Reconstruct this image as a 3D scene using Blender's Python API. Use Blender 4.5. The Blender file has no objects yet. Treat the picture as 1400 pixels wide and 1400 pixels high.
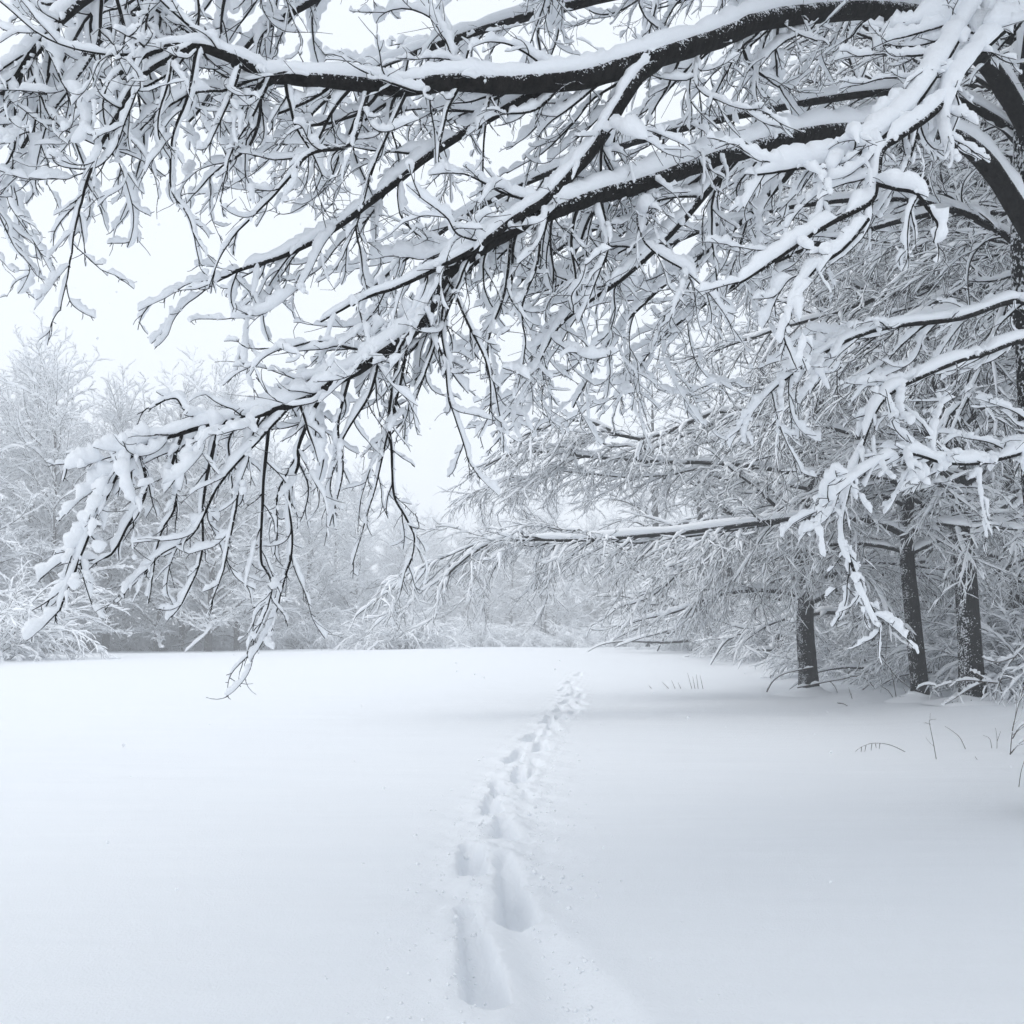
import bpy, math, time
import numpy as np
T0 = time.time()
RNG = np.random.default_rng(11)
scene = bpy.context.scene
COL = scene.collection
Z = np.array([0.0, 0.0, 1.0])

# ---------------------------------------------------------------- camera
CAM = np.array([0.0, 0.0, 1.6])
FPX = 1212.0
PITCH = math.atan(168.0 / FPX)
Fw = np.array([0.0, math.cos(PITCH), math.sin(PITCH)])
Rt = np.array([1.0, 0.0, 0.0])
Up = np.array([0.0, -math.sin(PITCH), math.cos(PITCH)])


def at(px, py, d):
    """point d metres ahead along the view axis for a pixel of the 1400 px photograph"""
    return CAM + d * (Fw + (px - 700) / FPX * Rt + (700 - py) / FPX * Up)


def on_ground(px, py, z=0.0):
    v = Fw + (px - 700) / FPX * Rt + (700 - py) / FPX * Up
    k = (z - CAM[2]) / v[2]
    return CAM + k * v


cd = bpy.data.cameras.new("camera")
cam = bpy.data.objects.new("camera", cd)
COL.objects.link(cam)
cam.location = CAM
cam.rotation_euler = (math.pi / 2 + PITCH, 0, 0)
cd.sensor_width = 36
cd.lens = 36 * FPX / 1400
cd.clip_end = 2000
cd.clip_start = 0.05
scene.camera = cam

# ---------------------------------------------------------------- world, sun, view
SUN_EL, SUN_AZ = math.radians(54), math.radians(-125)      # azimuth from +Y towards +X : light from the left, ahead
w = bpy.data.worlds.new("World")
scene.world = w
w.use_nodes = True
nt = w.node_tree
for n in list(nt.nodes):
    nt.nodes.remove(n)
out = nt.nodes.new("ShaderNodeOutputWorld")
bg = nt.nodes.new("ShaderNodeBackground")
sky = nt.nodes.new("ShaderNodeTexSky")
sky.sky_type = 'NISHITA'
sky.sun_disc = False
sky.sun_elevation = SUN_EL
sky.sun_rotation = SUN_AZ
sky.dust_density = 4.0
sky.air_density = 1.0
hs = nt.nodes.new("ShaderNodeHueSaturation")
hs.inputs["Saturation"].default_value = 0.25
hs.inputs["Value"].default_value = 0.9
cl = nt.nodes.new("ShaderNodeMix")
cl.data_type = 'RGBA'
cl.inputs["Factor"].default_value = 0.8
cl.inputs["B"].default_value = (9.85, 10.5, 11.35, 1)        # even cloud deck
nt.links.new(sky.outputs[0], hs.inputs["Color"])
nt.links.new(hs.outputs[0], cl.inputs["A"])
nt.links.new(cl.outputs["Result"], bg.inputs[0])
bg.inputs[1].default_value = 0.105
nt.links.new(bg.outputs[0], out.inputs[0])

sd = bpy.data.lights.new("sun", 'SUN')
sun = bpy.data.objects.new("sun", sd)
COL.objects.link(sun)
sd.energy = 0.5
sd.angle = math.radians(35)
sd.color = (1.0, 0.97, 0.93)
sun.rotation_euler = (math.pi / 2 - SUN_EL, 0, math.pi - SUN_AZ)
sun.location = (0, 0, 40)

scene.view_settings.view_transform = 'Standard'
scene.view_settings.look = 'None'
scene.view_settings.gamma = 1
scene.view_settings.exposure = 0.13
scene.render.engine = 'CYCLES'
cy = scene.cycles
cy.max_bounces = 12
cy.diffuse_bounces = 8
cy.glossy_bounces = 2
cy.transmission_bounces = 2
cy.volume_bounces = 2
cy.use_denoising = True
cy.sample_clamp_indirect = 6.0
cy.caustics_reflective = False
cy.caustics_refractive = False

# ---------------------------------------------------------------- materials


def new_mat(name):
    m = bpy.data.materials.new(name)
    m.use_nodes = True
    b = m.node_tree.nodes["Principled BSDF"]
    return m, m.node_tree, b


def snow_mat(name, scale, bump, dist):
    m, t, b = new_mat(name)
    b.inputs["Roughness"].default_value = 0.65
    b.inputs["Specular IOR Level"].default_value = 0.25
    tc = t.nodes.new("ShaderNodeTexCoord")
    n1 = t.nodes.new("ShaderNodeTexNoise")
    n1.inputs["Scale"].default_value = scale
    n1.inputs["Detail"].default_value = 6
    n1.inputs["Roughness"].default_value = 0.65
    t.links.new(tc.outputs["Object"], n1.inputs["Vector"])
    r = t.nodes.new("ShaderNodeValToRGB")
    r.color_ramp.elements[0].color = (0.90, 0.92, 0.945, 1)
    r.color_ramp.elements[1].color = (0.93, 0.945, 0.965, 1)
    t.links.new(n1.outputs[0], r.inputs[0])
    t.links.new(r.outputs[0], b.inputs["Base Color"])
    bp = t.nodes.new("ShaderNodeBump")
    bp.inputs["Strength"].default_value = bump
    bp.inputs["Distance"].default_value = dist
    t.links.new(n1.outputs[0], bp.inputs["Height"])
    t.links.new(bp.outputs[0], b.inputs["Normal"])
    return m


def bark_mat(name, c0, c1, fleck, fleck_scale, thr, wind=0.0, bump=0.02):
    """dark bark, with powder snow clinging to it in flecks, more of them on what faces up"""
    m, t, b = new_mat(name)
    b.inputs["Roughness"].default_value = 0.9
    b.inputs["Specular IOR Level"].default_value = 0.1
    tc = t.nodes.new("ShaderNodeTexCoord")
    mp = t.nodes.new("ShaderNodeMapping")
    mp.inputs["Scale"].default_value = (1, 1, 0.25)
    t.links.new(tc.outputs["Object"], mp.inputs[0])
    n1 = t.nodes.new("ShaderNodeTexNoise")
    n1.inputs["Scale"].default_value = 28
    n1.inputs["Detail"].default_value = 8
    n1.inputs["Roughness"].default_value = 0.7
    t.links.new(mp.outputs[0], n1.inputs["Vector"])
    r = t.nodes.new("ShaderNodeValToRGB")
    r.color_ramp.elements[0].position = 0.35
    r.color_ramp.elements[1].position = 0.7
    r.color_ramp.elements[0].color = (*c0, 1)
    r.color_ramp.elements[1].color = (*c1, 1)
    t.links.new(n1.outputs[0], r.inputs[0])
    n2 = t.nodes.new("ShaderNodeTexNoise")
    n2.inputs["Scale"].default_value = fleck_scale
    n2.inputs["Detail"].default_value = 4
    n2.inputs["Roughness"].default_value = 0.6
    t.links.new(tc.outputs["Object"], n2.inputs["Vector"])
    geo = t.nodes.new("ShaderNodeNewGeometry")
    sx = t.nodes.new("ShaderNodeVectorMath")
    sx.operation = 'DOT_PRODUCT'
    sx.inputs[1].default_value = (-wind, 0, 1)
    t.links.new(geo.outputs["Normal"], sx.inputs[0])
    mad = t.nodes.new("ShaderNodeMath")
    mad.operation = 'MULTIPLY_ADD'
    t.links.new(sx.outputs['Value'], mad.inputs[0])
    mad.inputs[1].default_value = 0.26
    t.links.new(n2.outputs[0], mad.inputs[2])
    n3 = t.nodes.new("ShaderNodeTexNoise")
    n3.inputs["Scale"].default_value = fleck_scale * .13
    n3.inputs["Detail"].default_value = 2
    t.links.new(tc.outputs["Object"], n3.inputs["Vector"])
    ad = t.nodes.new("ShaderNodeMath")
    ad.operation = 'MULTIPLY_ADD'
    ad.inputs[1].default_value = 0.45
    ad.inputs[2].default_value = -0.225
    t.links.new(n3.outputs[0], ad.inputs[0])
    ad2 = t.nodes.new("ShaderNodeMath")
    t.links.new(ad.outputs[0], ad2.inputs[0])
    t.links.new(mad.outputs[0], ad2.inputs[1])
    r2 = t.nodes.new("ShaderNodeValToRGB")
    r2.color_ramp.elements[0].position = thr
    r2.color_ramp.elements[1].position = thr + 0.03
    r2.color_ramp.elements[0].color = (0, 0, 0, 1)
    r2.color_ramp.elements[1].color = (fleck, fleck, fleck, 1)
    t.links.new(ad2.outputs[0], r2.inputs[0])
    mx = t.nodes.new("ShaderNodeMix")
    mx.data_type = 'RGBA'
    t.links.new(r2.outputs[0], mx.inputs["Factor"])
    t.links.new(r.outputs[0], mx.inputs["A"])
    mx.inputs["B"].default_value = (0.82, 0.84, 0.87, 1)
    t.links.new(mx.outputs["Result"], b.inputs["Base Color"])
    bp = t.nodes.new("ShaderNodeBump")
    bp.inputs["Strength"].default_value = 0.8
    bp.inputs["Distance"].default_value = bump
    t.links.new(n1.outputs[0], bp.inputs["Height"])
    t.links.new(bp.outputs[0], b.inputs["Normal"])
    return m


M_SNOW = snow_mat("branch_snow", 30, 0.5, 0.02)
M_FARSNOW = snow_mat("far_branch_snow", 6, 0.2, 0.02)
M_BARK = bark_mat("dark_bark", (0.003, 0.003, 0.003), (0.022, 0.02, 0.019), 0.9, 70, 0.62)
M_TRUNK = bark_mat("trunk_bark", (0.003, 0.003, 0.003), (0.016, 0.015, 0.014), 0.85, 32, 0.645, .42, .05)
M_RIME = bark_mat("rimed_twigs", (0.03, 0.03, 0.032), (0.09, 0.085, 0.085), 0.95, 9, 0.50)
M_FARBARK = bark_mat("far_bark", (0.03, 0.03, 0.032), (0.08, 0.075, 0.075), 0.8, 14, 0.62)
M_STEM = bark_mat("dry_stem", (0.05, 0.042, 0.035), (0.12, 0.10, 0.085), 0.8, 60, 0.68)

# ---------------------------------------------------------------- objects


def link(name, data=None, parent=None, loc=None):
    o = bpy.data.objects.new(name, data)
    COL.objects.link(o)
    if parent is not None:
        o.parent = parent
    if loc is not None:
        o.location = loc
    return o


def tag(o, label=None, cat=None, group=None, kind=None):
    if label: o["label"] = label
    if cat: o["category"] = cat
    if group: o["group"] = group
    if kind: o["kind"] = kind
    return o


class MB:
    """collects vertices and quads of many tubes; build() links them as one mesh object"""

    def __init__(self):
        self.v, self.q, self.n = [], [], 0

    def add(self, v, q):
        self.v.append(v.reshape(-1, 3))
        self.q.append(q.reshape(-1, 4) + self.n)
        self.n += len(self.v[-1])

    def mesh(self, name, mat, origin=None):
        v = np.concatenate(self.v).astype(np.float32)
        if origin is not None:
            v = v - np.asarray(origin, np.float32)
        q = np.concatenate(self.q).astype(np.int32)
        me = bpy.data.meshes.new(name)
        me.vertices.add(len(v))
        me.vertices.foreach_set("co", v.ravel())
        me.loops.add(len(q) * 4)
        me.loops.foreach_set("vertex_index", q.ravel())
        me.polygons.add(len(q))
        me.polygons.foreach_set("loop_start", np.arange(0, len(q) * 4, 4, dtype=np.int32))
        me.polygons.foreach_set("use_smooth", np.ones(len(q), bool))
        me.update(calc_edges=True)
        me.materials.append(mat)
        return me

    def build(self, name, mat, parent=None, origin=None):
        return link(name, self.mesh(name, mat, origin), parent)


def norm(a):
    return a / np.maximum(np.linalg.norm(a, axis=-1, keepdims=True), 1e-9)


def tangents(p):
    t = np.empty_like(p)
    t[:, 1:-1] = p[:, 2:] - p[:, :-2]
    t[:, 0] = p[:, 1] - p[:, 0]
    t[:, -1] = p[:, -1] - p[:, -2]
    return norm(t)


def frames(p, rng):
    t = tangents(p)
    h = p[:, -1] - p[:, 0]
    h = h + rng.normal(0, 1e-3, h.shape)
    h[:, 2] = 0
    h = norm(h)
    s = np.cross(h, Z)[:, None, :]
    u = norm(np.cross(s, t))
    s = norm(np.cross(t, u))
    return t, s, u


def rings(c, s, u, a, b, S):
    N, K, _ = c.shape
    th = np.arange(S) * 2 * math.pi / S
    v = (c[:, :, None, :] + (a[:, :, None] * np.cos(th))[..., None] * s[:, :, None, :]
         + (b[:, :, None] * np.sin(th))[..., None] * u[:, :, None, :])
    i = np.arange(N * K * S).reshape(N, K, S)
    j = np.roll(i, -1, axis=2)
    q = np.stack([i[:, :-1], j[:, :-1], j[:, 1:], i[:, 1:]], axis=-1)
    return v, q


def tube(mb, p, r, S, rng, rough=0.0):
    """bark tubes: p (N,K,3), r (N,K); the tip runs to a point"""
    if len(p) == 0: return
    t, s, u = frames(p, rng)
    tip = p[:, -1:] + t[:, -1:] * r[:, -1:, None]
    p = np.concatenate([p, tip], 1)
    r = np.concatenate([r, r[:, -1:] * 0.05], 1)
    s = np.concatenate([s, s[:, -1:]], 1)
    u = np.concatenate([u, u[:, -1:]], 1)
    a, b = r, r
    if rough:
        a = r * (1 + rng.normal(0, rough, r.shape)); b = r * (1 + rng.normal(0, rough, r.shape))
    v, q = rings(p, s, u, a, b, S)
    mb.add(v, q)


def resample(p, r, K2):
    N, K, _ = p.shape
    x = np.linspace(0, K - 1, K2)
    i = np.minimum(x.astype(int), K - 2)
    f = x - i
    # Catmull-Rom through the points
    pp = np.concatenate([2 * p[:, :1] - p[:, 1:2], p, 2 * p[:, -1:] - p[:, -2:-1]], 1)
    p0, p1, p2, p3 = pp[:, i], pp[:, i + 1], pp[:, i + 2], pp[:, i + 3]
    f3 = f[None, :, None]
    q = 0.5 * (2 * p1 + (p2 - p0) * f3 + (2 * p0 - 5 * p1 + 4 * p2 - p3) * f3 ** 2 + (3 * p1 - p0 - 3 * p2 + p3) * f3 ** 3)
    rr = r[:, i] * (1 - f) + r[:, i + 1] * f
    return q, rr


def snow(mb, p, r, S, rng, base, gain, wid=1.0, keep=1.0, lump=0.28, gap=0.0, wl=0.16, steep=0.3, cap=1.0, K2=None):
    """snow lying along the branches: an uneven bolster on the upper side of each, thin where the branch hangs"""
    if len(p) == 0: return
    if keep < 1:
        m = rng.random(len(p)) < keep
        p, r = p[m], r[m]
        if len(p) == 0: return
    if K2: p, r = resample(p, r, K2)
    N, K, _ = p.shape
    t, s, u = frames(p, rng)
    seg = np.linalg.norm(p[:, 1:] - p[:, :-1], axis=2)
    al = np.concatenate([np.zeros((N, 1)), np.cumsum(seg, 1)], 1)
    L = al[:, -1:]
    hf = np.sqrt(np.clip(1 - t[:, :, 2] ** 2, 0, 1))
    ph = rng.random((N, 4)) * 6.283
    ls = 1 + lump * (0.6 * np.sin(al * 6.283 / wl + ph[:, :1]) + 0.55 * np.sin(al * 6.283 / (wl * 0.43) + ph[:, 1:2])
                     + 0.5 * np.sin(al * 6.283 / (wl * 2.7) + ph[:, 2:3])) + rng.normal(0, lump * 0.18, al.shape)
    if gap:
        g = np.sin(al * 6.283 / (wl * 3.3) + ph[:, 3:4]) + 0.6 * np.sin(al * 6.283 / (wl * 1.27) + ph[:, :1])
        ls = ls * np.clip((g + 1.6 - 2.2 * gap) * 1.6, 0.06, 1)
    ls = np.clip(ls, 0.05, 2)
    b = (base * rng.uniform(0.45, 1.4, (N, 1)) + gain * r) * (steep + (1 - steep) * hf) * ls
    # rounded ends
    ce = np.minimum(cap * b.mean(1, keepdims=True) * 1.2, L * 0.4) + 1e-6
    e1 = np.clip((L - al) / ce, 0, 1); e0 = np.clip(al / ce, 0, 1)
    b = b * np.sqrt(np.clip(0.12 + 0.88 * np.minimum(e1, 1) , 0, 1)) * np.sqrt(np.clip(0.2 + 0.8 * e0, 0, 1))
    a = b * wid * rng.uniform(0.85, 1.2, (N, 1)) + 0.25 * r
    off = b * 0.92 + r * 0.3
    side = rng.normal(0, 0.12, (N, 1)) * b
    c = p + u * off[..., None] + s * side[..., None]
    tip = c[:, -1:] + t[:, -1:] * (b[:, -1:, None] * 0.6)
    st = c[:, :1] - t[:, :1] * (b[:, :1, None] * 0.4)
    c = np.concatenate([st, c, tip], 1)
    cc = lambda x: np.concatenate([x[:, :1], x, x[:, -1:]], 1)
    s, u = cc(s), cc(u)
    a = np.concatenate([a[:, :1] * 0.05, a, a[:, -1:] * 0.05], 1)
    b = np.concatenate([b[:, :1] * 0.05, b, b[:, -1:] * 0.05], 1)
    v, q = rings(c, s, u, a, b, S)
    mb.add(v, q)


def grow(P0, D0, L, r0, r1, K, droop, wander, rng):
    N = len(P0)
    D = norm(D0.copy())
    P = P0.copy()
    pts = np.empty((N, K, 3))
    pts[:, 0] = P
    seg = (L / (K - 1))[:, None]
    bend = rng.normal(0, 1, (N, 3)) * wander * 0.6
    for k in range(1, K):
        bend = 0.6 * bend + rng.normal(0, 1, (N, 3)) * wander
        D = D + bend * np.sqrt(seg)
        D[:, 2] -= (droop * seg[:, 0])
        D = norm(D)
        P = P + D * seg
        pts[:, k] = P
    f = np.linspace(0, 1, K)[None, :]
    rad = np.asarray(r0)[:, None] * (1 - f) + np.asarray(r1)[:, None] * f
    return pts, rad


def spawn(p, r, per_m, t0, t1, ang, ang_sd, planar, rng, maxn=60, want_idx=False):
    """children along every parent: positions, directions, how far along, parent's radius there and parent's length"""
    N, K, _ = p.shape
    Lp = np.linalg.norm(p[:, 1:] - p[:, :-1], axis=2).sum(1)
    n = np.clip(np.round(Lp * (t1 - t0) * per_m + rng.random(N) - 0.5), 1, maxn).astype(int)
    idx = np.repeat(np.arange(N), n)
    first = np.concatenate([[0], np.cumsum(n)[:-1]])
    j = np.arange(len(idx)) - first[idx]
    t = t0 + (t1 - t0) * (j + rng.random(len(idx))) / n[idx]
    x = t * (K - 1)
    i = np.minimum(x.astype(int), K - 2)
    f = (x - i)[:, None]
    pos = p[idx, i] * (1 - f) + p[idx, i + 1] * f
    tan = norm(p[idx, i + 1] - p[idx, i])
    rad = r[idx, i] * (1 - f[:, 0]) + r[idx, i + 1] * f[:, 0]
    s = norm(np.cross(tan, Z + rng.normal(0, 0.02, tan.shape)))
    sign = np.where((j + rng.integers(0, 2, N)[idx]) % 2 == 0, 1.0, -1.0)[:, None]
    rp = rng.normal(0, 1, tan.shape)
    rp = norm(rp - tan * (rp * tan).sum(1, keepdims=True))
    lat = norm(s * sign * planar + rp * (1 - planar))
    a = np.radians(rng.normal(ang, ang_sd, len(idx)))[:, None]
    d = np.cos(a) * tan + np.sin(a) * lat
    if want_idx: return pos, d, t, rad, Lp[idx], idx
    return pos, d, t, rad, Lp[idx]


def spline(pts, r, K):
    p = np.array(pts, float)[None]
    rr = np.asarray(r, float)
    if rr.shape == (2,):
        rr = np.linspace(rr[0], rr[1], p.shape[1])
    return resample(p, rr[None], K)


# ---------------------------------------------------------------- ground
NK = 64
_ph = RNG.random((NK, 4))


def vnoise(x, y, lam, seed=0):
    """smooth sum-of-sines noise, wavelength about lam, range about -1..1"""
    o = np.zeros(np.broadcast(x, y).shape)
    g = np.random.default_rng(500 + seed)
    for k in range(7):
        a = g.random() * 6.283
        l = lam * g.uniform(0.6, 1.7)
        o = o + np.sin((x * math.cos(a) + y * math.sin(a)) * 6.283 / l + g.random() * 6.283)
    return o / 3.2


def sstep(a, b, x):
    t = np.clip((x - a) / (b - a), 0, 1)
    return t * t * (3 - 2 * t)


# trail of boot holes: pixel of the hole's near end, then of its far end, half width (m), depth (m)
HOLES = [
    (667, 1358, 638, 1245, .125, .16), (706, 1256, 688, 1172, .125, .17), (800, 1420, 722, 1280, .24, .085),
    (648, 1188, 640, 1155, .125, .19), (690, 1143, 686, 1118, .12, .18), (674, 1108, 672, 1086, .12, .17),
    (684, 1082, 678, 1068, .12, .16), (713, 1068, 710, 1048, .12, .17), (700, 1040, 712, 1024, .13, .16),
    (739, 1024, 741, 1012, .13, .16), (722, 1010, 734, 1002, .13, .15), (757, 998, 754, 990, .14, .15),
    (746, 990, 752, 981, .14, .14), (768, 984, 764, 977, .15, .13), (757, 974, 770, 968, .15, .13),
    (790, 968, 780, 961, .15, .12), (770, 961, 778, 955, .15, .12), (797, 962, 792, 957, .15, .12),
    (778, 952, 786, 947, .16, .11), (790, 945, 784, 941, .16, .1), (776, 938, 782, 934, .16, .09),
    (735, 1043, 730, 1036, .09, .08), (722, 1090, 718, 1080, .08, .06), (724, 1058, 730, 1052, .07, .06), (745, 1006, 748, 1001, .1, .1), (783, 974, 788, 970, .12, .09),
    (766, 967, 764, 963, .12, .1), (792, 953, 796, 949, .13, .09), (768, 945, 772, 942, .13, .08), (790, 930, 794, 927, .16, .08), (780, 925, 785, 922, .16, .08)]
HG = []
for (x0, y0, x1, y1, hw, dp) in HOLES:
    a = on_ground(x0, y0)[:2]; b = on_ground(x1, y1)[:2]
    HG.append((a, b, hw, dp))
TR = np.array(sorted([tuple((a + b) / 2) for a, b, _, _ in HG], key=lambda c: c[1]))


def trail_x(y):
    return np.interp(y, [-30, 2.5, 3.6, 5, 6.5, 8.5, 11.5, 16, 22, 27, 40, 60], [-.0, .02, .02, -.12, -.12, -.06, .18, .62, 1.30, 1.75, 2.9, 3.5])


def ground_base(x, y):
    z = 0.38 * sstep(26, 52, y) - 0.25 * sstep(62, 95, y)
    z = z + 0.05 * vnoise(x, y, 14, 1) * sstep(5, 14, np.hypot(x, y)) + 0.012 * vnoise(x, y, 3.1, 2)
    z = z + 0.22 * sstep(6.5, 9.5, x - 0.12 * (y - 18)) * sstep(11, 17, y)          # bank at the trees' edge
    z = z + 0.30 * np.exp(-((x - 4) / 20) ** 2) * sstep(24, 48, y) * sstep(95, 62, y)
    # long soft drift crest in the far field
    z = z + 0.10 * np.exp(-((y - 44 + 0.12 * (x - 8)) / 2.2) ** 2) * sstep(-4, 6, x)
    return z


def ground_z(x, y):
    return float(ground_base(np.array([x]), np.array([y]))[0])


def trail_dz(x, y):
    dz = np.zeros_like(x)
    m = (y < 34) & (np.abs(x - trail_x(y)) < 1.6) & (y > 2)
    xs, ys = x[m], y[m]
    wob = 0.016 * vnoise(xs, ys, .3, 7) + 0.003 * vnoise(xs, ys, .07, 8)
    low = np.zeros_like(xs); rim = np.zeros_like(xs)
    for k, (a, b, hw, dp) in enumerate(HG):
        ab = b - a
        L2 = (ab ** 2).sum()
        tt = ((xs - a[0]) * ab[0] + (ys - a[1]) * ab[1]) / L2
        tc = np.clip(tt, 0, 1)
        lon = (tt - tc) * math.sqrt(L2); lat = ((xs - a[0]) * ab[1] - (ys - a[1]) * ab[0]) / math.sqrt(L2)
        d = np.hypot(lat, np.where(lon < 0, .62, 1.0) * lon) + wob * (0.5 if k == 2 else 1)
        w_ = hw * .95 * (1 - 0.42 * tc)
        depth = dp * (1 - 0.72 * tc ** 1.1)                       # deepest at the heel, rising towards the toe drag
        prof = 1 - sstep(0.32 if k != 2 else 0.0, 1.1 if k != 2 else 1.5, d / w_)
        low = np.minimum(low, -1.15 * depth * prof)
        rim = np.maximum(rim, 0.013 * np.exp(-((d - w_ * 1.55) / (hw * .55)) ** 2))
    crumbs = np.exp(-((xs - trail_x(ys)) / 0.42) ** 2)
    fade = sstep(1.6, 1.1, np.abs(xs - trail_x(ys)))
    rough = 0.008 * vnoise(xs, ys, .25, 3) + 0.005 * np.abs(vnoise(xs, ys, .085, 4)) + 0.016 * vnoise(xs, ys, .6, 5)
    dz[m] = (low + rim * (1 + low / .1).clip(0, 1) + 1.5 * rough * crumbs * (0.35 + 0.65 * sstep(3.5, 6.5, ys)) * (1 + low / .12).clip(0.15, 1)) * fade
    return dz


def build_ground():
    u = np.concatenate([np.arange(-0.8, 0.8001, 0.016)])
    g = [0.8]
    st = 0.018
    while g[-1] < 215:
        st *= 1.085
        g.append(g[-1] + st)
    g = np.array(g[1:])
    u = np.concatenate([-g[::-1], u, g])
    ys = [2.2]
    while ys[-1] < 9: ys.append(ys[-1] + 0.016)
    while ys[-1] < 205: ys.append(ys[-1] + max(0.016, 0.0022 * ys[-1]) * (1 if ys[-1] < 32 else 4))
    yb = [2.2]
    st = 0.02
    while yb[-1] > -60:
        st *= 1.12
        yb.append(yb[-1] - st)
    ys = np.array(yb[::-1][:-1] + ys)
    U, Y = np.meshgrid(u, ys)
    X = U + trail_x(Y)
    zz = ground_base(X, Y)
    zz += trail_dz(X, Y)
    # wind ripples, low streaks across the view
    rp = vnoise(X * 0.28 + 3, Y * 1.6, 1.3, 9) * 0.005 * (1 + vnoise(X, Y, 3.5, 12)) + vnoise(X * .35, Y * 2.2, .55, 10) * 0.0015
    zz += rp * sstep(60, 15, Y) * (1 - 0.8 * np.exp(-(U / .6) ** 2))
    ny, nx = X.shape
    i = np.arange(nx * ny).reshape(ny, nx)
    q = np.stack([i[:-1, :-1], i[:-1, 1:], i[1:, 1:], i[1:, :-1]], -1)
    mb = MB()
    mb.add(np.stack([X, Y, zz], -1), q)
    m, t, b = new_mat("field_snow")
    b.inputs["Roughness"].default_value = 0.7
    b.inputs["Specular IOR Level"].default_value = 0.2
    tc = t.nodes.new("ShaderNodeTexCoord")
    n1 = t.nodes.new("ShaderNodeTexNoise"); n1.inputs["Scale"].default_value = 55; n1.inputs["Detail"].default_value = 7; n1.inputs["Roughness"].default_value = 0.7
    n2 = t.nodes.new("ShaderNodeTexNoise"); n2.inputs["Scale"].default_value = 1.1; n2.inputs["Detail"].default_value = 5
    mp = t.nodes.new("ShaderNodeMapping"); mp.inputs["Scale"].default_value = (.5, 2.6, 1)
    t.links.new(tc.outputs["Object"], n1.inputs["Vector"]); t.links.new(tc.outputs["Object"], mp.inputs[0]); t.links.new(mp.outputs[0], n2.inputs["Vector"])
    r = t.nodes.new("ShaderNodeValToRGB")
    r.color_ramp.elements[0].color = (0.85, 0.875, 0.905, 1); r.color_ramp.elements[1].color = (0.89, 0.91, 0.935, 1)
    t.links.new(n2.outputs[0], r.inputs[0]); t.links.new(r.outputs[0], b.inputs["Base Color"])
    b1 = t.nodes.new("ShaderNodeBump"); b1.inputs["Strength"].default_value = 0.7; b1.inputs["Distance"].default_value = 0.012
    b2 = t.nodes.new("ShaderNodeBump"); b2.inputs["Strength"].default_value = 0.55; b2.inputs["Distance"].default_value = 0.03
    t.links.new(n1.outputs[0], b1.inputs["Height"]); t.links.new(n2.outputs[0], b2.inputs["Height"])
    t.links.new(b2.outputs[0], b1.inputs["Normal"]); t.links.new(b1.outputs[0], b.inputs["Normal"])
    o = mb.build("ground", m)
    tag(o, "white snow field with a trail of boot holes leading away", "snow field", kind="structure")
    return o


build_ground()
print("ground", time.time() - T0)

# ---------------------------------------------------------------- the big tree at the right edge
big = link("broad_snowy_tree", loc=tuple(at(1440, 700, 8) * np.array([1, 1, 0])))
tag(big, "huge dark tree at the right edge whose long snow-laden limbs arch over the field", "tree")
ORG = np.array(big.location)
TX = lambda y, dx=0: at(1440 + dx, y, 8.0)


def px(*pts):
    return np.array([at(*q) for q in pts])


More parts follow.
